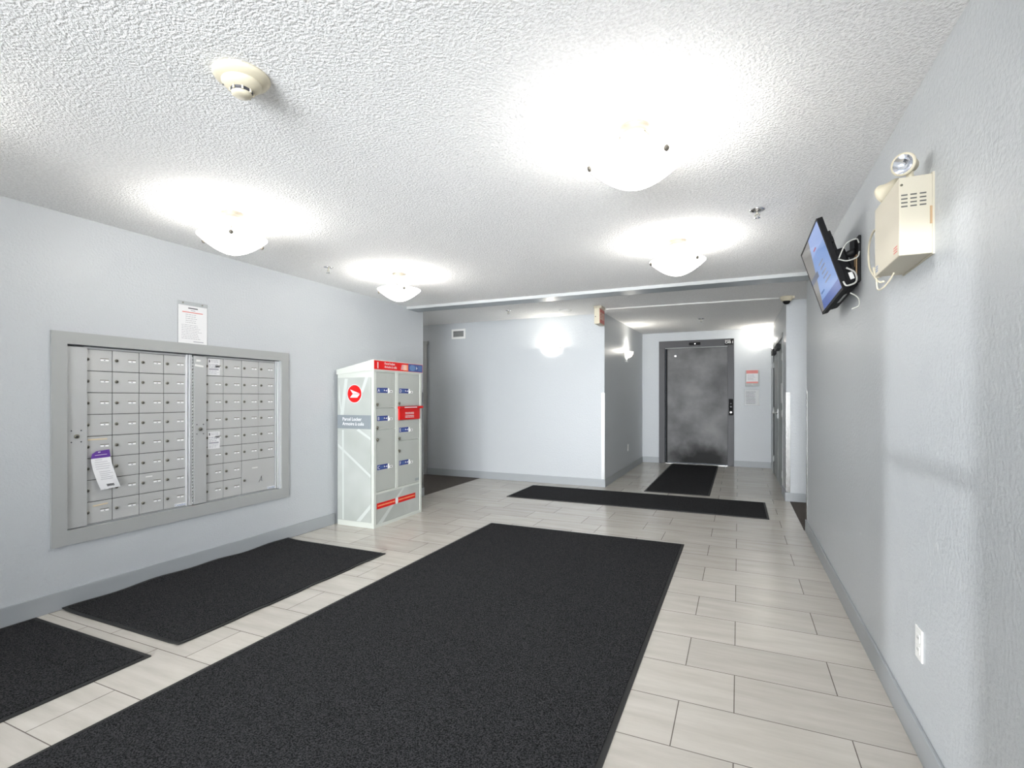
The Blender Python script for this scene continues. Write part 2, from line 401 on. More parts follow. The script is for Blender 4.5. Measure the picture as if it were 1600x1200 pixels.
# ------------------------------------------------------------ steel corner guards
def guard(x, y, sx, sy, label, m='steel'):
    mb = MB(); t = .004; w_ = .045
    mb.box((x, y, BH), (x-sx*w_, y+sy*t, 1.365)); mb.box((x+sx*0, y, BH), (x+sx*t, y-sy*w_, 1.365))
    mb.box((x, y, BH), (x+sx*t, y+sy*t, 1.365))
    o = mb.build('corner_guard', M[m]); tag(o, label, 'corner guard', 'steel corner guards on the wall corners')
guard(HX, BY, 1, -1, 'steel corner guard below the exit sign, its bright reflection painted in, at the end of the back wall', 'bright')  # paler metal than the other guards: its reflected light is put into the colour
guard(HR, FY, -1, -1, 'steel corner guard on the wall corner beside the grey double doors')
guard(RX, 5.68, -1, 1, 'thin steel corner guard at the far end of the right wall')
guard(LX, 5.65, 1, 1, 'grey corner guard at the end of the left wall just behind the parcel locker')

# ------------------------------------------------------------ floor mats
def mat_obj(x0, y0, x1, y1, label, wavy=0., sx=0.):
    t = thing('floor_mat', label, 'floor mat', ((x0+x1)/2, (y0+y1)/2, 0), group='charcoal entrance mats on the tiles')
    W_, D_ = x1-x0, y1-y0; bd = .045
    def grid(ax0, ay0, ax1, ay1, zt):
        mb = MB(); nx, ny = (14, 40) if wavy else (2, 2)
        V = {}
        for i in range(nx+1):
            for j in range(ny+1):
                x = ax0+(ax1-ax0)*i/nx; y = ay0+(ay1-ay0)*j/ny; z = zt
                if wavy:
                    e = max(0, 1-(x+W_/2)/.16); z += wavy*e*e*(.55+.45*math.sin(y*9+1)*math.sin(y*4.1)); 
                    e2 = max(0, 1-(W_/2-x)/.08); z += .3*wavy*e2*e2*(max(0, math.sin(y*13+.5)))
                V[i, j] = mb.bm.verts.new((x, y, z))
        for i in range(nx):
            for j in range(ny):
                mb.bm.faces.new([V[i,j], V[i+1,j], V[i+1,j+1], V[i,j+1]])
        b0 = [V[i,0] for i in range(nx+1)] + [V[nx,j] for j in range(1, ny+1)] + [V[i,ny] for i in range(nx-1, -1, -1)] + [V[0,j] for j in range(ny-1, 0, -1)]
        lo = [mb.bm.verts.new((v.co.x, v.co.y, max(.0005, v.co.z-.006))) for v in b0]
        for k in range(len(b0)):
            q = (k+1) % len(b0); mb.bm.faces.new([b0[q], b0[k], lo[k], lo[q]])
        return mb
    grid(-W_/2, -D_/2, W_/2, D_/2, .0065).build('rubber_border', M['rubber'], t)
    grid(-W_/2+bd*.5, -D_/2+bd*.5, W_/2-bd*.5, D_/2-bd*.5, .0105).build('carpet_pile', M['mat'], t)
    return t
mat_obj(-2.333, .25, -.437, 4.712, 'largest charcoal mat, in the middle of the lobby floor')
mat_obj(-3.775, 1.72, -2.675, 3.43, 'charcoal mat under the mailboxes, its edge curling against the left baseboard', .02)
mat_obj(-3.775, -.12, -2.690, 1.595, 'charcoal mat in the bottom left corner, nearest the camera along the left wall')
mat_obj(-2.775, 6.055, .300, 6.99, 'long narrow charcoal runner lying across the far end of the lobby')
mat_obj(-1.195, 7.165, -.347, 10.36, 'charcoal runner leading up to the elevator door')

# ------------------------------------------------------------ mailboxes
PX = LX-.018        # plane of the compartment doors
cas = thing('mailbox_surround', 'wide grey painted frame around the bank of mailboxes on the left wall', 'frame', (LX, 1.672, .386), FL)
w_, h_ = 3.443-1.672, 1.707-.386; f0, f1, g0, g1 = .080, .080, MZ0-.386, 1.707-MZ1
mb = MB()
mb.prism([(0,0),(w_,0),(w_-f1,g0),(f0,g0)], 0, .017); mb.build('bottom_rail', M['casing'], cas)
MB().prism([(0,h_),(f0,h_-g1),(w_-f1,h_-g1),(w_,h_)], 0, .017).build('top_rail', M['casing'], cas)
MB().prism([(0,0),(f0,g0),(f0,h_-g1),(0,h_)], 0, .017).build('side_rail', M['casing'], cas)
MB().prism([(w_,0),(w_,h_),(w_-f1,h_-g1),(w_-f1,g0)], 0, .017).build('side_rail', M['casing'], cas)
ZT, RP, CP = 1.612, .1410, .1662
def mailbox_unit(y0, yc, y1, label, big):
    """y0 strip start, yc first column start, y1 end"""
    t = thing('mailbox_unit', label, 'mailboxes', (PX, y0, 0), FL, 'mailbox banks set into the left wall')
    MB().box((0, MZ0+.004, -.11), (y1-y0, MZ1-.004, -.006)).build('cabinet', M['gap'], t)
    # rails around
    mb = MB(); mb.box((.1, ZT, -.01), (y1-y0-.04, MZ1-.008, .004)); mb.build('top_rail', M['alu2'], t)
    mb = MB(); mb.box((0, MZ0+.004, -.01), (y1-y0, ZT-8*RP-.001, .0)); mb.build('bottom_rail', M['alu2'], t)
    mb = MB(); mb.box((y1-y0-.042, MZ0+.005, -.01), (y1-y0-.028, MZ1-.006, .010), bev=.002); mb.box((y1-y0-.024, MZ0+.005, -.01), (y1-y0-.002, MZ1-.006, .014), bev=.003)
    mb.build('edge_channel', M['bright'], t)
    # access strip with its lock, in front of the doors
    st = MB().box((.003, MZ0+.006, .0), (.112 if not big else .104, MZ1-.012, .016), bev=.003).build('access_strip', M['alu2'], t)
    lc = MB(); cx, cz = (.052, 1.055)
    lc.disc((cx, cz, .016), .013, .010, M['lock']); lc.disc((cx, cz, .026), .006, .002, M['inkd'])
    lc.build('master_lock', None, st)
    for a in (-1, 1):
        for b_ in (-1, 1): MB().disc((cx+a*.026, cz+b_*.036, .0155), .0042, .002, M['inkd'], 8).build('screw', None, st)
    if big:
        mb = MB(); 
        for k in range(46): mb.tube([(-.004, MZ0+.012+k*.0245, .012), (-.004, MZ0+.030+k*.0245, .012)], .0045, seg=6)
        mb.build('piano_hinge', M['alu2'], t)
        sm = MB()      # worn white sticker remains
        sm.poly([(.020, 1.575, .0163), (.055, 1.577, .0163), (.057, 1.590, .0163), (.022, 1.592, .0163)], M['white']); sm.build('worn_sticker', None, st); sm = MB()
        sm.poly([(.010, 1.540, .0163), (.078, 1.534, .0163), (.080, 1.546, .0163), (.012, 1.556, .0163)], M['white'])
        sm.build('worn_sticker', None, st)
    def door(x, z, w2, h2, large=False):
        g = .0022
        d_ = MB().box((g, g, -.006), (w2-g, h2-g, 0), bev=.0015).build('compartment_door', M['alu'], t)
        d_.location = (x, z, 0)
        cy = h2*.53 if not large else h2*.40
        lk = MB(); lk.disc((.024, cy, 0), .0098, .006, M['lock'], 14); lk.disc((.024, cy, .006), .004, .002, M['inkd'], 8)
        lk.build('lock', None, d_)
        if large:
            mb = MB(); mb.poly([(.10, .205, .0006), (.155, .205, .0006), (.155, .214, .0006), (.10, .214, .0006)], M['white'])
            mb.box((.195, .085, 0), (.203, .095, .001), M['ink']); mb.tube([(.168,.078,.0008),(.18,.10,.0008),(.192,.125,.0008),(.20,.13,.0008)], .0013, M['inkd'], 5)
            mb.tube([(.190,.09,.0008),(.196,.105,.0008),(.192,.128,.0008)], .0013, M['inkd'], 5)
            mb.build('name_tag', None, d_)
        else:
            mb = MB(); x0 = w2*.58; L_ = .047
            mb.box((x0-.001, cy-.009, 0), (x0+L_+.001, cy+.010, .0012), M['alu2'])
            k = random.random()
            mb.box((x0, cy-.0065, .0012), (x0+L_, cy+.0055, .0018), M['tag'])
            mb.poly([(x0+.019, cy-.004, .0020), (x0+.028, cy-.004, .0020), (x0+.028, cy+.002, .0020), (x0+.019, cy+.002, .0020)], M['ink'])
            mb.box((x0-.001, cy+.0060, 0), (x0+L_+.001, cy+.0105, .0022), M['lock'])
            mb.build('name_tag', None, d_)
        return d_
    for r in range(8):
        for c_ in range(4):
            if big and r >= 6 and c_ >= 2: continue
            door(yc-y0+c_*CP, ZT-(r+1)*RP, CP, RP)
    if big: door(yc-y0+2*CP, ZT-8*RP, 2*CP, 2*RP, True)
    MB().box((y1-y0-.125, ZT-8*RP+.004, .0005), (y1-y0-.045, ZT-8*RP+.026, .0012)).build('maker_label', M['paper'], t)
    lettering('maker_lettering', 'Canadex', .022, M['bluetxt'], t, (y1-y0-.123, ZT-8*RP+.007, .0013))
    return t
mailbox_unit(1.755, 1.851, 2.552, 'left bank of grey metal mailboxes with thirty two small locked doors', False)
mailbox_unit(2.560, 2.652, 3.362, 'right bank of grey metal mailboxes with one large double door low on its right', True)

# flyers and stickers on the mailboxes
fx = PX+.004
fly = thing('door_hanger_flyer', 'white flyer with a purple header stuck crooked on the left mailboxes', 'flyer', (fx, 1.885, .965), FL)
mb = MB(); n = 10
for i in range(n):      # curling sheet
    a, b_ = i/n, (i+1)/n
    def pt(t_, s_): return ((.012*t_ + .045*t_*t_*.9) + s_*.112, -.06-.205*t_ + s_*.004, .012+.020*math.sin(t_*2.2)*(.5+.5*s_))
    mb.poly([pt(b_,0), pt(b_,1), pt(a,1), pt(a,0)])
sh = mb.build('sheet', M['paper'], fly)
sol = sh.modifiers.new('s', 'SOLIDIFY'); sol.thickness = .0006
mb = MB(); mb.prism([(.0,-.061),(.112,-.057),(.105,-.008),(.03,-.014),(.008,-.030)], .012, .0135); mb.build('purple_header', M['purple'], fly)
mb = MB(); mb.poly([(.022,-.042,.0138),(.092,-.039,.0138),(.092,-.036,.0138),(.022,-.039,.0138)], M['paper']); mb.poly([(.040,-.024,.0138),(.054,-.023,.0138),(.054,-.018,.0138),(.040,-.019,.0138)], M['paper'])
def fp(t_, s_): return Vector(((.012*t_ + .045*t_*t_*.9) + s_*.112, -.06-.205*t_ + s_*.004, .0135+.020*math.sin(t_*2.2)*(.5+.5*s_)))
for t_, s0, s1 in [(.07,.2,.55),(.14,.15,.8),(.21,.15,.9),(.28,.15,.86),(.35,.15,.8),(.45,.25,.8),(.51,.25,.9),(.57,.25,.7),(.63,.25,.85),(.69,.2,.8)]:
    mb.poly([fp(t_,s0), fp(t_,s1), fp(t_-.012,s1), fp(t_-.012,s0)], M['ink'])
for k in range(9):      # bar code
    s0 = .38+k*.042; mb.poly([fp(.93,s0), fp(.93,s0+.022), fp(.85,s0+.022), fp(.85,s0)], M['inkd'])
mb.build('print', None, fly)
def sticker(y, z, w2, h2, label):
    t = thing('delivery_notice', label, 'notice', (fx-.003, y, z), FL, 'small white notices on the right mailboxes')
    MB().box((0, 0, 0), (w2, h2, .0008)).build('sheet', M['paper'], t)
    mb = MB(); mb.poly([(.008, h2-.030, .001), (.017, h2-.030, .001), (.017, h2-.010, .001), (.008, h2-.010, .001)], M['inkd'])
    scribble(mb, .024, w2-.006, h2-.03, h2-.006, 2, .001, M['ink'])
    scribble(mb, .008, w2-.006, .055, h2-.038, 3, .001, M['ink'], .4); mb.poly([(.008,.040,.001),(w2-.01,.040,.001),(w2-.01,.052,.001),(.008,.052,.001)], M['ink'])
    scribble(mb, .008, w2-.006, .006, .036, 3, .001, M['ink']); mb.build('print', None, t)
sticker(2.686, 1.478, .100, .128, 'small white notice stuck on the top left door of the right mailboxes')
sticker(2.686, .893, .100, .135, 'small white notice stuck halfway down the left column of the right mailboxes')
def tape(y, z, l, ang, label, m=None):
    o = MB().box((0, 0, 0), (l, .008, .001)).build('tape_remnant', m or M['tape']); o.matrix_world = Matrix.Translation((PX+.001, y, z)) @ FL @ Matrix.Rotation(ang, 4, 'Z')
    tag(o, label, 'tape')
tape(1.905, .592, .085, .06, 'yellowed strip of old tape on the lowest left mailbox door')
tape(1.875, 1.023, .11, .0, 'pale strip of old tape across a left column mailbox door, above the purple flyer')
tape(2.225, .736, .045, .0, 'white scrap of label on a mailbox door low in the third column', M['white'])

# framed notice above the mailboxes
t = thing('wall_notice', 'printed white notice in a clear sleeve above the mailboxes on the left wall', 'notice', (LX, 2.435, 1.709), FL)
MB().box((0, 0, 0), (.235, .315, .003), bev=.001).build('clear_sleeve', M['plastic'], t)
mb = MB(); mb.box((.006, .0, .003), (.229, .285, .0038), M['paper'])
mb.poly([(.08,.262,.004),(.155,.262,.004),(.155,.270,.004),(.08,.270,.004)], M['inkd'])
mb.poly([(.10,.247,.004),(.135,.247,.004),(.135,.252,.004),(.10,.252,.004)], M['ink'])
mb.poly([(.035,.232,.004),(.195,.232,.004),(.195,.238,.004),(.035,.238,.004)], M['inkred'])
scribble(mb, .06, .17, .15, .225, 5, .004, M['ink'], .25); scribble(mb, .03, .20, .03, .145, 9, .004, M['ink'], .25)
mb.poly([(.12,.012,.004),(.20,.012,.004),(.20,.018,.004),(.12,.018,.004)], M['ink'])
mb.build('sheet', None, t)
for x in (.04, .19): MB().disc((x, .302, .003), .005, .004).build('pin', M['lock'], t)

# ------------------------------------------------------------ parcel locker
LY0, LY1, LF, LB = 4.035, 4.865, -3.295, -3.755
t = thing('parcel_locker', 'pale grey parcel locker with red banner and lettered doors standing against the left wall', 'parcel locker', (LF, LY0, 0), FL)
Wd, Dp = LY1-LY0, LF-LB
body = MB().box((.004, .0, -Dp), (Wd-.004, 1.573, -.012)).build('body', M['lockerwhite'], t)
# sloping cap
mb = MB()
pts = [(-Dp-.005, 1.535), (.012, 1.572), (.012, 1.672), (.0, 1.676), (-Dp-.005, 1.582)]
lo = [mb.bm.verts.new((-.008, y, z)) for z, y in pts]; hi = [mb.bm.verts.new((Wd+.008, y, z)) for z, y in pts]
mb.bm.faces.new(lo); mb.bm.faces.new(hi[::-1])
for i in range(5): mb.bm.faces.new([lo[i], lo[(i+1)%5], hi[(i+1)%5], hi[i]])
cap = mb.build('cap', M['lockerwhite'], t)
ban = MB(); z = .0125
ban.box((-.006, 1.580, .0118), (Wd+.006, 1.668, .0125), M['red'])
ban.box((.475, 1.590, z), (.555, 1.650, z+.0006), M['orange'])
for k in range(4): ban.poly([(.43+.004*k, 1.598+k*.014, z+.001), (.53, 1.598+k*.014, z+.001), (.53, 1.604+k*.014, z+.001), (.43+.004*k, 1.604+k*.014, z+.001)], M['paper'])
ban.box((.565, 1.583, z), (.83, 1.664, z+.0004), M['blue2'])
ban.prism([(.585+.055*(1+math.cos(a*math.pi/8)), 1.623+.033*math.sin(a*math.pi/8)) for a in range(16)], z+.0004, z+.0008, M['bluetxt'])
ban.poly([(.705,1.606,z+.001),(.735,1.622,z+.001),(.705,1.645,z+.001),(.712,1.623,z+.001)], M['paper'])
for k in range(4): ban.poly([(.75, 1.596+k*.015, z+.001), (.815, 1.596+k*.015, z+.001), (.815, 1.603+k*.015, z+.001), (.75, 1.603+k*.015, z+.001)], M['bluetxt'])
ban = ban.build('banner', None, t)
lettering('banner_number', '1', .085, M['paper'], ban, (.03, 1.593, z+.001), bold=.0015)
lettering('banner_lettering', 'Parcel locker\nArmoire à colis', .034, M['paper'], ban, (.155, 1.634, z+.001), sx=.95)
# front frame
fr = MB()
fr.box((0, 0, -.012), (.038, 1.575, .004), bev=.002); fr.box((Wd-.036, 0, -.012), (Wd, 1.575, .004), bev=.002)
fr.box((.352, .352, -.012), (.398, 1.575, .003), bev=.002); fr.box((.038, 1.555, -.012), (Wd-.036, 1.575, .002))
fr.box((.038, .330, -.012), (Wd-.036, .352, .003), bev=.001); fr.box((.038, 0, -.012), (Wd-.036, .030, .003))
fr.build('front_frame', M['lockerwhite'], t)
def ldoor(x0, x1, y0, y1, letter, ly, ky, vent=False):
    d_ = MB().box((x0+.003, y0+.003, -.012), (x1-.003, y1-.003, .0), bev=.0015).build('locker_door', M['lockergrey'], t)
    lab = MB(); lx = x0+.02; a = .165
    lab.box((lx, ly, .0), (lx+a, ly+.05, .0008), M['blue'])
    for k in range(3): lab.poly([(lx+.045, ly+.013+k*.009, .001), (lx+.095, ly+.013+k*.009, .001), (lx+.095, ly+.017+k*.009, .001), (lx+.045, ly+.017+k*.009, .001)], M['bluetxt'])
    lab.prism([(lx+.104, ly+.016), (lx+.128, ly+.024), (lx+.104, ly+.036)], .0008, .0012, M['paper']); lab.prism([(lx+.130, ly+.020), (lx+.155, ly+.014), (lx+.155, ly+.036)], .0008, .0012, M['paper'])
    lab = lab.build('door_label', None, d_)
    lettering('door_letter', letter, .046, M['paper'], lab, (lx+.008, ly+.009, .001), bold=.0006)
    k = MB(); k.box((lx+a+.003, ly-.004, 0), (lx+a+.02, ly+.046, .004), M['white']); k.box((lx+a+.02, ly+.002, 0), (lx+a+.075, ly+.026, .006), M['white'], bev=.002)
    k.box((lx+a+.035, ly+.010, .006), (lx+a+.060, ly+.018, .0075), M['inkd']); k.build('key_slot', None, d_)
    k = MB(); k.disc((x0+.016, ky, 0), .012, .012, M['lock'], 12); k.prism([(x0+.010,ky-.022),(x0+.022,ky-.022),(x0+.024,ky),(x0+.008,ky)], .006, .010, M['lock'])
    k.build('lock', None, d_)
    if vent:
        v = MB()
        for q in range(7): v.box((x1-.085+q*.0105, y0+.018, 0), (x1-.080+q*.0105, y0+.045, .001))
        v.build('vent_marks', M['band'], d_)
ldoor(.038, .352, 1.192, 1.555, 'A', 1.347, 1.232); ldoor(.038, .352, .978, 1.190, 'B', 1.064, 1.000); ldoor(.038, .352, .354, .975, 'C', .572, .880)
ldoor(.398, Wd-.036, 1.205, 1.555, 'D', 1.345, 1.240); ldoor(.398, Wd-.036, .840, 1.057, 'E', .928, .868); ldoor(.398, Wd-.036, .354, .838, 'F', .575, .735, True)
sl = MB().box((.398, 1.060, -.012), (.775, 1.195, .018), bev=.004).box((.388, 1.180, -.0), (.822, 1.205, .032), bev=.004).build('mail_slot_hatch', M['red'], t)
mb = MB(); scribble(mb, .50, .66, 1.078, 1.108, 2, .0185, M['paper'], .5, False); scribble(mb, .50, .66, 1.116, 1.142, 2, .0185, M['paper'], .5, False)
mb.poly([(.47,1.188,.0325),(.70,1.188,.0325),(.70,1.197,.0325),(.47,1.197,.0325)], M['paper']); mb.build('hatch_print', None, sl)
kick = MB().box((.038, .030, -.012), (Wd-.036, .330, -.001), M['lockerpanel'])
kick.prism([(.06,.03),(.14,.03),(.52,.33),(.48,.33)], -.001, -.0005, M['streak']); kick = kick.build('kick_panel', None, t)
mb = MB(); mb.prism([(.052,.182),(.352,.182),(.352,.240),(.052,.240)], -.001, .0, M['red']); mb.prism([(.400,.182),(.712,.182),(.712,.240),(.400,.240)], -.001, .0, M['red'])
mb.prism([(.376+.026*math.cos(a*math.pi/8), .211+.034*math.sin(a*math.pi/8)) for a in range(16)], -.001, .0004, M['paper'])
rb = mb.build('ribbon_label', None, kick)
mb = MB(); scribble(mb, .065, .34, .203, .222, 1, .0006, M['orange'], .8, False); scribble(mb, .412, .70, .203, .222, 1, .0006, M['orange'], .8, False); mb.build('ribbon_print', None, kick)
# side panel facing the camera: local frame with x from wall to front, y up, z towards camera
SF = FL.inverted() @ FB
side = thing('tmp', None, None); bpy.data.objects.remove(side)
def sideM(z=0): return Matrix.Translation((0, 0, -Dp)) @ SF
mb = MB(); mb.box((.006, .055, .0), (Dp-.028, 1.500, .0035), M['lockerpanel'])
z = .0037
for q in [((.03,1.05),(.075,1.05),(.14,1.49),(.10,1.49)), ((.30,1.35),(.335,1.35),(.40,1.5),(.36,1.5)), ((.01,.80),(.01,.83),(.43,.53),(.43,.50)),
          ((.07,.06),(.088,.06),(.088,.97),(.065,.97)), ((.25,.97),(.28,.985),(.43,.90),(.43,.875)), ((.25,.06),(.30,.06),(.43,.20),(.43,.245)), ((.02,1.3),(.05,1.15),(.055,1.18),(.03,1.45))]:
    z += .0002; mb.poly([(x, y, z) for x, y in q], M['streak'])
sp_ = mb.build('side_panel', None, t, sideM())
band = MB().box((.006, .985, .0036), (Dp-.028, 1.122, .0056)).build('side_band', M['band'], sp_)
lettering('side_lettering', 'Parcel Locker\nArmoire à colis', .047, M['paper'], sp_, (.072, 1.066, .0058), sx=.93, bold=.0005)
mb = MB(); cx, cy, r = .225, 1.337, .088
def circ(rr): return [(cx+rr*math.cos(a*math.pi/20), cy+rr*math.sin(a*math.pi/20)) for a in range(40)]
mb.prism(circ(r*1.06), .0036, .0044, M['paper']); mb.prism(circ(r), .0036, .0050, M['red'])
def lp(x, y): return (cx+x*r, cy+y*r)
mb.prism([lp(-.62,.50), lp(.78,.02), lp(-.22,.0)], .005, .0056, M['paper'])
mb.prism([lp(.78,-.04), lp(.42,-.44), lp(-.62,-.44), lp(-.25,-.04)], .005, .0056, M['paper'])
mb.prism([lp(.5,-.12), lp(.5,-.15), lp(-.3,-.15), lp(-.26,-.12)], .0056, .0058, M['redpale']); mb.prism([lp(.38,-.25), lp(.38,-.28), lp(-.4,-.28), lp(-.37,-.25)], .0056, .0058, M['redpale'])
mb.build('round_logo', None, sp_)

# ------------------------------------------------------------ ceiling lights
def bowl_light(x, y, label, e=7.5, visible=True):
    t = thing('ceiling_light', label, 'ceiling light', (x, y, CZ), group='lit glass bowl ceiling lights in the lobby')
    MB().lathe([(0, 0), (.064, 0), (.067, -.006), (.060, -.012), (.060, -.030), (.066, -.034), (.064, -.040), (0, -.040)], seg=36).build('canopy', M['canopy'], t)
    R, zr, zb = .192, -.152, -.256
    prof = []
    for i in range(15):
        a = i/14; r = R*a; prof.append((r, zb + (zr-zb)*(a**1.75)))
    prof += [(R+.003, zr+.003), (R-.004, zr+.004)]
    for i in range(13, -1, -1):
        a = i/14; prof.append((R*a*.985, zb+.005 + (zr-zb)*(a**1.75)))
    bo = MB().lathe(prof, seg=56).build('glass_bowl', M['bowl'], t)
    for k in range(3):
        a = math.radians(200+120*k); c_, s_ = math.cos(a), math.sin(a)
        MB().tube([(.052*c_, .052*s_, -.03), (.172*c_, .172*s_, -.160)], .0026).build('rod', M['canopy'], t)
        f = MB(); f.lathe([(0,0),(.011,0),(.013,.006),(.009,.012),(0,.013)], M['canopy'], 14, Matrix.Translation((.184*c_, .184*s_, -.166)) @ Vector((c_, s_, -.35)).to_track_quat('Z','Y').to_matrix().to_4x4())
        f.build('finial', None, bo)
    for k in range(2):
        a = math.radians(20+180*k)
        MB().lathe([(0,-.035),(.014,-.03),(.022,-.012),(.022,.004),(.013,.020),(.011,.030),(0,.03)], seg=16, mtx=Matrix.Translation((.055*math.cos(a), .055*math.sin(a), -.110)) @ Matrix.Rotation(a, 4, 'Z') @ Matrix.Rotation(math.radians(70), 4, 'Y')).build('bulb', M['bulb'], t)
    for k in range(3):
        a = math.radians(50+120*k)
        light('ceiling_lamp_glow', 'POINT', (x+.10*math.cos(a), y+.10*math.sin(a), CZ-.125), energy=e/3, color=(1, .975, .94), shadow_soft_size=.05)
    return t
bowl_light(-.400, 2.170, 'lit glass bowl ceiling light nearest the camera, large at upper right')
bowl_light(-2.855, 2.170, 'lit glass bowl ceiling light over the mailboxes on the left')
bowl_light(-2.850, 3.850, 'lit glass bowl ceiling light on the far left, nearest the parcel locker')
bowl_light(-.405, 3.860, 'lit glass bowl ceiling light on the far right, before the elevator hall')
bowl_light(-2.855, .480, 'lit glass bowl ceiling light on the left, out of the picture behind the mailboxes')
bowl_light(-.400, -.90, 'lit glass bowl ceiling light behind the camera, near the entrance window')

t_ = bowl_light(-6.2, 6.46, 'added glass bowl ceiling light, unseen in the left corridor, brightening the back wall', 34); t_.location.z = CZ2  # unseen lamp added to brighten the left part of the back wall
t_ = bowl_light(2.3, 6.45, 'added glass bowl ceiling light, unseen in the right corridor, brightening the elevator hall', 30); t_.location.z = CZ2  # unseen lamp added to lift the dim elevator hall
# ------------------------------------------------------------ wall sconces
def sconce(loc, fr_, label, e=5, r=.145, rr=None):
    t = thing('wall_sconce', label, 'wall light', loc, fr_, 'lit glass wall sconces')
    MB().box((-.045, -.055, 0), (.045, .055, .02), bev=.006).build('back_plate', M['nickel'], t)
    prof = [(r*math.sin(a*math.pi/2/10)*1.0, -.11*math.cos(a*math.pi/2/10)) for a in range(11)]
    mb = MB(); seg = 28; rings = []
    for pr, pz in prof:
        rings.append([mb.bm.verts.new((max(pr,1e-4)*math.cos(math.pi*i/seg), pz+.03, .018+max(pr,1e-4)*.8*math.sin(math.pi*i/seg))) for i in range(seg+1)])
    for a, b_ in zip(rings, rings[1:]):
        for i in range(seg):
            f = mb.bm.faces.new([a[i], a[i+1], b_[i+1], b_[i]]); f.smooth = True
    g = mb.build('glass_bowl', M['sconcebowl'], t); g.modifiers.new('s', 'SOLIDIFY').thickness = .004
    for x, y, z in ((-r*.99, .01, .03), (r*.99, .01, .03), (0, -.035, .018+.8*r*.86)):
        f = MB().disc((x, y, z), .0075, .012).build('clip', M['canopy'], t)
    p = t.matrix_world @ Vector((0, .04, .075))
    light('sconce_glow', 'POINT', p, energy=e, color=(1, .95, .86), shadow_soft_size=.03)
sconce((-2.58, BY, 2.03), FB, 'lit glass wall sconce on the back wall, left of the exit sign', 4.5)
sconce((HX, 8.87, 2.06), FL, 'lit glass wall sconce on the left wall of the elevator hall', 8, .125)
sconce((HR, 10.12, 2.26), FR, 'lit glass wall sconce at the far end of the hall above the double doors', 11, .12)

# ------------------------------------------------------------ ceiling devices
t = thing('smoke_detector', 'round cream smoke detector on the textured ceiling at upper left', 'smoke detector', (-1.605, 1.255, CZ))
MB().lathe([(0,0),(.092,0),(.093,-.006),(.086,-.016),(.062,-.026),(0,-.026)], seg=48).build('base', M['cream'], t)
hd = MB().lathe([(.064,-.024),(.064,-.033),(.060,-.037),(.044,-.052),(0,-.052)], seg=48).build('head', M['cream'], t)
MB().lathe([(.036,-.050),(.036,-.062),(0,-.062)], seg=32).build('sensor_chamber', M['inkd'], hd)
mb = MB().lathe([(.034,-.060),(.033,-.066),(.026,-.072),(0,-.072)], seg=32)
for k in range(8):
    a = math.radians(45*k+10); mb.box((-.003, .030, -.064), (.003, .040, -.048), mtx=Matrix.Rotation(a, 4, 'Z'))
mb.build('sensor_cap', M['cream'], hd)
MB().disc((-.045, -.036, -.040), .0035, .004).build('indicator_light', M['inkd'], hd)
def sprinkler(x, y, z, label, ro=.04):
    t = thing('ceiling_sprinkler', label, 'sprinkler', (x, y, z), group='chrome ceiling sprinklers')
    MB().lathe([(0,0),(ro,0),(ro*.9,-.006),(ro*.5,-.010),(0,-.010)], seg=24).build('escutcheon', M['chrome'], t)
    mb = MB().tube([(0,0,-.008),(0,0,-.03)], .007); mb.tube([(-.001,0,-.02),(-.014,0,-.032),(-.003,0,-.048)], .003); mb.tube([(.001,0,-.02),(.014,0,-.032),(.003,0,-.048)], .003)
    mb.build('sprinkler_head', M['nickel'], t)
    MB().lathe([(0,-.048),(.016,-.048),(.018,-.051),(0,-.052)], seg=16).build('deflector', M['chrome'], t)
sprinkler(.103, 3.42, CZ, 'chrome sprinkler on the lobby ceiling at right, above and before the television', .045)
sprinkler(-3.272, 3.406, CZ, 'small sprinkler on the lobby ceiling between the two left bowl lights')
sprinkler(-2.95, 6.50, CZ2, 'small sprinkler on the rear ceiling above the blank back wall')
sprinkler(-.54, 8.55, CZ2+.024, 'white and chrome sprinkler on the ceiling before the elevator', .05)
o = MB().lathe([(0,0),(.085,0),(.088,-.008),(.075,-.02),(.04,-.026),(0,-.026)], seg=36).build('ceiling_disc', M['white']); o.location = (-2.21, 6.79, CZ2)
tag(o, 'flat round white detector cover on the rear ceiling left of the exit sign', 'detector')
# exit sign
t = thing('exit_sign', 'cream box exit sign with a red face hanging under the rear ceiling', 'exit sign', (-1.71, 6.73, CZ2))
MB().box((-.036, -.135, -.245), (.036, .135, -.035), bev=.004).build('housing', M['cream'], t)
MB().box((-.055, -.10, -.035), (.055, .10, 0), bev=.006).build('canopy', M['creamd'], t)
f = MB().box((.036, -.122, -.232), (.039, .122, -.048)).build('red_face', M['redpale'], t)
lettering('exit_lettering', 'EXIT', .13, M['cream'], f, (.0395, 0, -.182), FL, 'CENTER', .78, .002)
MB().disc((-.018, -.138, -.15), .006, .004, axis='y').build('test_button', M['inkd'], t)
o = MB().tube([(-1.655, 6.875, CZ2-.012), (.45, 6.968, CZ2-.012)], .011, M['white']).build('conduit'); tag(o, 'thin white cable conduit running along the rear ceiling from exit sign to camera', 'conduit')
t = thing('dome_camera', 'white dome security camera on the ceiling at the corner of the elevator hall', 'security camera', (.53, 6.97, CZ2))
MB().lathe([(0,0),(.068,0),(.07,-.01),(.066,-.034),(.052,-.052),(.042,-.056),(0,-.056)], seg=32).build('housing', M['cream'], t)
MB().lathe([(.042,-.054),(.040,-.070),(.028,-.086),(.012,-.094),(0,-.095)], seg=32).build('dark_dome', M['black'], t)
MB().box((.03, -.03, -.03), (.085, .03, 0), bev=.004).build('mount_bracket', M['cream'], t)
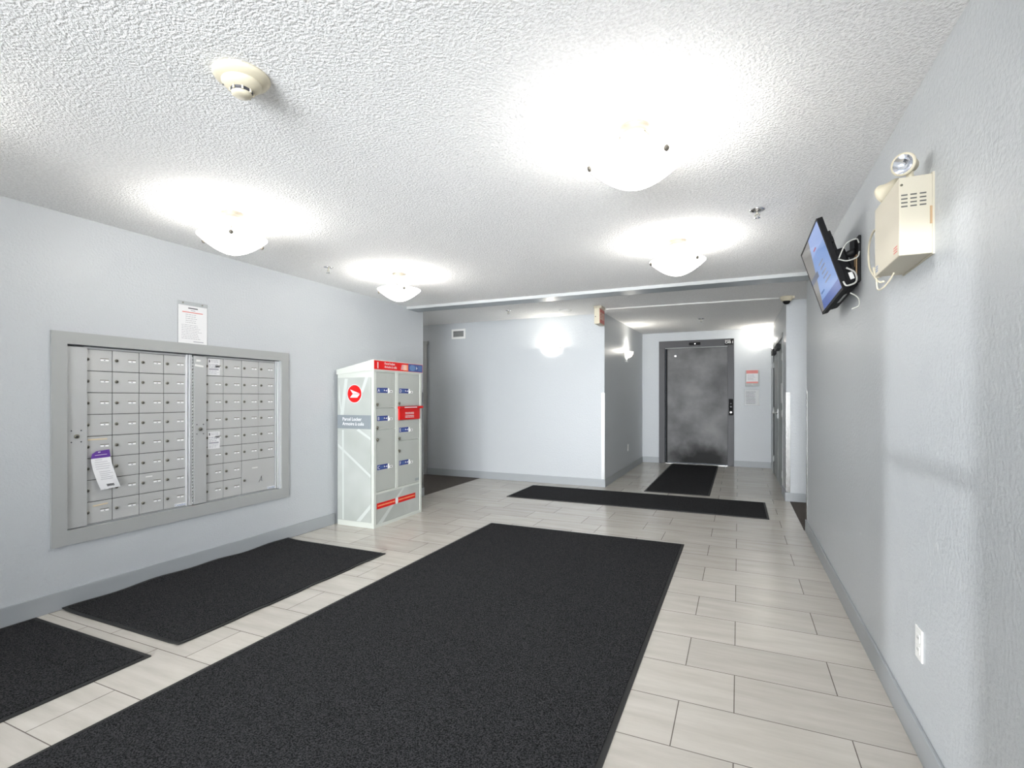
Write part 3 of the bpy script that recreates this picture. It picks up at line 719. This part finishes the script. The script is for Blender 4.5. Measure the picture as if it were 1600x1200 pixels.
# vent
t = thing('air_vent', 'small white rectangular air grille high on the back wall at left', 'air vent', (-4.20, BY, 2.342), FB)
mb = MB(); a, b_, c_, d_ = .128, .080, .098, .048
mb.box((-a,-b_,0),(a,-d_,.012)); mb.box((-a,d_,0),(a,b_,.012)); mb.box((-a,-d_,0),(-c_,d_,.012)); mb.box((c_,-d_,0),(a,d_,.012)); mb.build('frame', M['white'], t)
MB().box((-c_,-d_,0),(c_,d_,.002)).build('duct', M['gap'], t)
for k in range(5): MB().box((-c_, -.0035, -.002), (c_, .0035, .011), mtx=Matrix.Translation((0, -.036+k*.018, .004)) @ Matrix.Rotation(.6, 4, 'X')).build('slat', M['casing'], t)

# ------------------------------------------------------------ elevator
t = thing('elevator', 'dark stainless elevator entrance with a scuffed sliding door at the end of the hall', 'elevator', (-1.446, EY, 0), FB)
EW_, EH = 1.369, 2.41; jw, jr, hh = .112, .112, .135
MB().box((0, 0, -.10), (jw, EH-hh, .02), bev=.003).build('jamb', M['elevframe'], t)
MB().box((EW_-jr, 0, -.10), (EW_, EH-hh, .02), bev=.003).build('jamb', M['elevframe'], t)
MB().box((0, EH-hh, -.10), (EW_, EH, .02), bev=.003).build('header', M['elevframe'], t)
MB().box((jw, EH-hh-.012, -.10), (EW_-jr, EH-hh, .0)).build('header_return', M['casing'], t)  # paler grey than the frame: the lit soffit edge painted in
MB().box((jw, .006, -.125), (jw+.038, EH-hh, -.10)).build('door_gap', M['black'], t)
dp = MB().box((jw+.035, .012, -.118), (EW_-jr+.0, EH-hh, -.095), bev=.002).build('door_panel', M['elev'], t)
MB().disc((.30, 2.12, -.0955), .016, .003).build('glowing_white_dot', M['led'], dp)  # white dot given a glow of its own, no lamp
MB().box((jw, 0, -.14), (EW_-jr, .010, .015)).build('sill', M['steel'], t)
ind = MB().box((.565, EH-.100, .02), (.775, EH-.045, .026), bev=.003).build('floor_indicator', M['black'], t)
MB().disc((.675, EH-.072, .026), .009, .002).build('indicator_light', M['led'], ind)
pl = MB().box((EW_-.165, EH-.115, .02), (EW_-.012, EH-.012, .022)).build('car_plate', M['black'], t)
lettering('car_lettering', 'CAR 1', .062, M['paper'], pl, (EW_-.158, EH-.088, .0225), sx=.86, bold=.0012)
mb = MB(); scribble(mb, EW_-.158, EW_-.06, EH-.042, EH-.02, 2, .0225, M['paper'], .5, False); mb.build('plate_dots', None, pl)
cp = MB().box((EW_-.092, .965, .02), (EW_-.016, 1.272, .027), bev=.004).build('call_panel', M['black'], t)
for z_, m_, r_ in ((1.185, M['ink'], .010), (1.125, M['ink'], .014), (1.02, M['led'], .015)): MB().disc((EW_-.054, z_, .027), r_, .005, m_).build('call_button', None, cp)
# fire notice box and sleeve
t = thing('fire_notice_box', 'small red framed notice holder on the wall right of the elevator', 'notice holder', (.112, EY, 1.508), FB)
MB().box((0, 0, 0), (.236, .298, .03), bev=.004).build('case', M['casing'], t)
mb = MB(); mb.box((.02, .235, .03), (.216, .295, .032), M['redpale']); mb.box((.02, .055, .03), (.216, .085, .032), M['redpale']); mb.box((.02, .085, .03), (.216, .235, .032), M['paper'])
scribble(mb, .04, .19, .11, .22, 5, .0325, M['ink'], .3); mb.build('card', None, t)
MB().disc((.118, .03, .03), .008, .006).build('lock', M['chrome'], t)
t = thing('elevator_notice', 'printed sheet in a clear plastic sleeve below the red framed notice holder', 'notice', (.096, EY, 1.145), FB)
mb = MB().box((.008, .008, 0), (.247, .295, .002), M['paper']); scribble(mb, .03, .225, .03, .27, 9, .0022, M['inkd'], .42); mb.build('sheet', None, t)
MB().box((0, 0, .0025), (.258, .308, .0045), bev=.001).build('clear_sleeve', M['plastic'], t)

# ------------------------------------------------------------ outlets
def outlet(loc, fr_, label):
    t = thing('wall_outlet', label, 'outlet', loc, fr_, 'white wall outlets')
    MB().box((-.036, -.058, 0), (.036, .058, .006), bev=.002).build('cover_plate', M['white'], t)
    for s_ in (-1, 1):
        mb = MB().box((-.017, s_*.021-.014, .006), (.017, s_*.021+.014, .0075), M['white'], bev=.0006)
        for x in (-.006, .006): mb.box((x-.001, s_*.021-.004, .0075), (x+.001, s_*.021+.005, .008), M['inkd'])
        mb.build('socket', None, t)
outlet((RX, 2.300, .402), FR, 'white duplex outlet low on the right wall')
outlet((HX, 9.0, .42), FL, 'white outlet low on the left wall of the elevator hall')

# ------------------------------------------------------------ emergency light
t = thing('emergency_light', 'cream battery emergency light box with two lamp heads high on the right wall', 'emergency light', (RX, 2.323, 1.79), FR)
ex = .17
cs = MB().box((-ex, 0, .0), (ex, .270, .098), bev=.003).build('battery_case', M['creamd'], t)
mb = MB().box((-ex-.004, -.004, .0), (ex+.004, .274, .006)); mb.build('back_plate', M['creamd'], t)
mb = MB()           # louvre slots on the side facing the camera
for c_ in range(3):
    for r_ in range(4): mb.box((ex-.001, .205-r_*.013, .022+c_*.026), (ex+.0012, .2095-r_*.013, .040+c_*.026), mtx=None)
mb.build('louvre_slots', M['gap'], cs)
MB().disc((ex-.001, .243, .091), .004, .003, axis='x').build('screw', M['lock'], cs)
mb = MB(); 
for k in range(3): mb.poly([(.105, .020+k*.009, .0985), (.150, .020+k*.009, .0985), (.150, .024+k*.009, .0985), (.105, .024+k*.009, .0985)], M['inkred'])
for k in range(3): mb.poly([(-.155, .014+k*.009, .0985), (-.118, .014+k*.009, .0985), (-.118, .018+k*.009, .0985), (-.155, .018+k*.009, .0985)], M['bluetxt'])
mb.build('warning_print', None, cs)
MB().box((ex+.0, .10, .003), (ex+.003, .16, .012)).build('chipped_edge', M['tan'], cs)
def lamp_head(x, d, up, face):
    """x along the case, direction d local"""
    q = Vector(d).normalized().to_track_quat('Z', 'Y').to_matrix().to_4x4()
    c0 = Vector((x, .270+up, .056))
    st = MB().tube([(x, .268, .050), (x, .270+up*.6, .050)], .012, M['cream']).lathe([(0,0),(.020,0),(.020,.008),(0,.008)], M['cream'], 20, Matrix.Translation((x, .270, .050)) @ Matrix.Rotation(-math.pi/2, 4, 'X'))
    h = st.build('lamp_stem', None, t)
    k = .70 if face else .78
    mb = MB().lathe([(0,-.052*k),(.026*k,-.050*k),(.034*k,-.035*k),(.040*k,.0),(.052*k,.030*k),(.056*k,.034*k),(.056*k,.046*k),(.046*k,.048*k)], M['cream'], 32, Matrix.Translation(c0) @ q)
    hh_ = mb.build('lamp_head', None, t)
    MB().lathe([(0,.010*k),(.020*k,.014*k),(.036*k,.028*k),(.047*k,.046*k)], M['reflector'], 12, Matrix.Translation(c0) @ q).build('reflector', None, hh_)
    return hh_
lamp_head(.10, (.72, -.12, .60), .066, True)
h2 = lamp_head(-.105, (-.80, -.30, .50), .056, False)
# cord from the case
cord = MB().tube(spline([(-ex+.004, .20, .080), (-ex-.08, .205, .088), (-ex-.17, .17, .085), (-ex-.19, .09, .08), (-ex-.13, .03, .075), (-ex-.06, -.01, .07), (-ex-.03, -.015, .06)]), .0042, seg=6)
cord.tube(spline([(-ex-.09, .03, .075), (-ex-.07, -.035, .075), (-ex-.02, -.045, .07), (-ex+.03, -.03, .06), (-ex+.07, -.003, .05)]), .0035, seg=6)
cord.tube(spline([(-ex-.11, .06, .078), (-ex-.07, .015, .075), (-ex-.02, .03, .05)]), .007, seg=6)
cord.build('power_cord', M['cream'], t)

# ------------------------------------------------------------ television on its bracket
P1, P2, P3 = Vector((.401, 3.256, 2.295)), Vector((.388, 3.874, 2.253)), Vector((.518, 3.316, 1.894))
u = -(P2-P1); v = (P1-P3); Wt, Ht = .635, .43
u.normalize(); n_ = u.cross(v).normalized(); v = n_.cross(u).normalized()
ctr = (P2+P3)/2 + Vector((0, .0, 0))
FT = frame(u, v, n_)
t = thing('television', 'flat screen television showing a blue picture, tilted down from the right wall', 'television', ctr, FT)
bz = MB(); a, b_ = Wt/2, Ht/2; k = .009
bz.box((-a, -b_, -.030), (a, b_, -.002), bev=.003); 
bz = bz.build('casing', M['black'], t)
mb = MB(); mb.box((-a, -b_, -.002), (a, -b_+.014, .002)); mb.box((-a, b_-k, -.002), (a, b_, .002)); mb.box((-a, -b_+.014, -.002), (-a+k, b_-k, .002)); mb.box((a-k, -b_+.014, -.002), (a, b_-k, .002))
mb.build('bezel', M['blackm'], t)
sc = MB().box((-a+k, -b_+.014, -.0015), (a-k, b_-k, .0002)).build('screen', M['screen'], t)
mb = MB(); scribble(mb, .02, .20, -.10, .04, 5, .0006, M['ink'], .35); mb.build('screen_text', None, sc); mb = MB(); scribble(mb, .02, .10, .11, .13, 1, .0006, M['inkred'], .5); mb.build('screen_headline', None, sc); mb = MB(); scribble(mb, -.16, -.04, -.12, -.10, 1, .0006, M['bluetxt'], .6); mb.build('screen_text', None, sc)
hs = MB().box((-a+.05, -b_+.004, -.085), (a-.03, .02, -.028), bev=.014); hs = hs.build('rear_housing', M['black'], t)
MB().box((a-.036, -.17, -.075), (a-.028, -.13, -.055)).build('port_label', M['white'], hs)
MB().box((-.05, -b_-.001, -.05), (.15, -b_+.0, -.035)).build('base_strip', M['casing'], t)
# wall bracket is its own thing
wy_, wz = 3.33, 2.06
t2 = thing('television_bracket', 'black articulated wall bracket holding the tilted television', 'wall bracket', (RX, wy_, wz), FR)
MB().box((-.055, -.13, 0), (.055, .12, .014), bev=.005).box((-.055, -.13, .0), (-.042, .12, .035), bev=.003).build('wall_plate', M['blackm'], t2)
MB().box((-.035, -.10, .0145), (.030, .02, .018)).build('tan_label', M['tan'], t2)
inv = t2.matrix_world.inverted()
tc_ = inv @ (ctr - n_*.062)
MB().tube([(0, .045, .02), (-.07, .03, .085), tuple(tc_ + Vector((0, .02, 0)))], .018, seg=8).build('arm', M['blackm'], t2)
MB().tube([(0, -.055, .02), (-.07, -.05, .08), tuple(tc_ + Vector((0, -.04, 0)))], .016, seg=8).build('arm', M['blackm'], t2)
vp = MB().box((-.16, -.12, -.084), (.16, -.085, -.062), bev=.003).box((-.16, .10, -.084), (.16, .135, -.062), bev=.003)
vp.box((-.13, -.17, -.09), (-.10, .18, -.07), bev=.003).box((.10, -.17, -.09), (.13, .18, -.07), bev=.003).box((-.10, -.04, -.092), (.10, .04, -.074))
vm = vp.build('screen_mount', M['blackm'], t2); vm.matrix_local = inv @ (Matrix.Translation(ctr) @ FT)
def wpt(x, y, z): return tuple(inv @ Vector((x, y, z)))
cb = MB(); 
cb.tube(spline([wpt(.50,3.26,2.06), wpt(.53,3.25,2.13), wpt(.575,3.24,2.15), wpt(.59,3.25,2.13)]), .0036, seg=6)
cb.tube(spline([wpt(.49,3.22,2.045), wpt(.53,3.21,2.03), wpt(.575,3.21,2.045), wpt(.59,3.24,2.08)]), .0036, seg=6)
cb.tube(spline([wpt(.53,3.24,2.0), wpt(.57,3.24,1.97), wpt(.575,3.24,1.92), wpt(.535,3.25,1.905), wpt(.52,3.26,1.93)]), .0045, seg=6)
cb.tube(spline([wpt(.545,3.22,1.86), wpt(.58,3.22,1.83), wpt(.585,3.23,1.79), wpt(.555,3.24,1.775)]), .0036, seg=6)
cbo = cb.build('white_cables', M['cable'])
cbo.matrix_world = t2.matrix_world; tag(cbo, 'looped white cables hanging behind the television', 'cables')
cbo.name = 'television_cables'
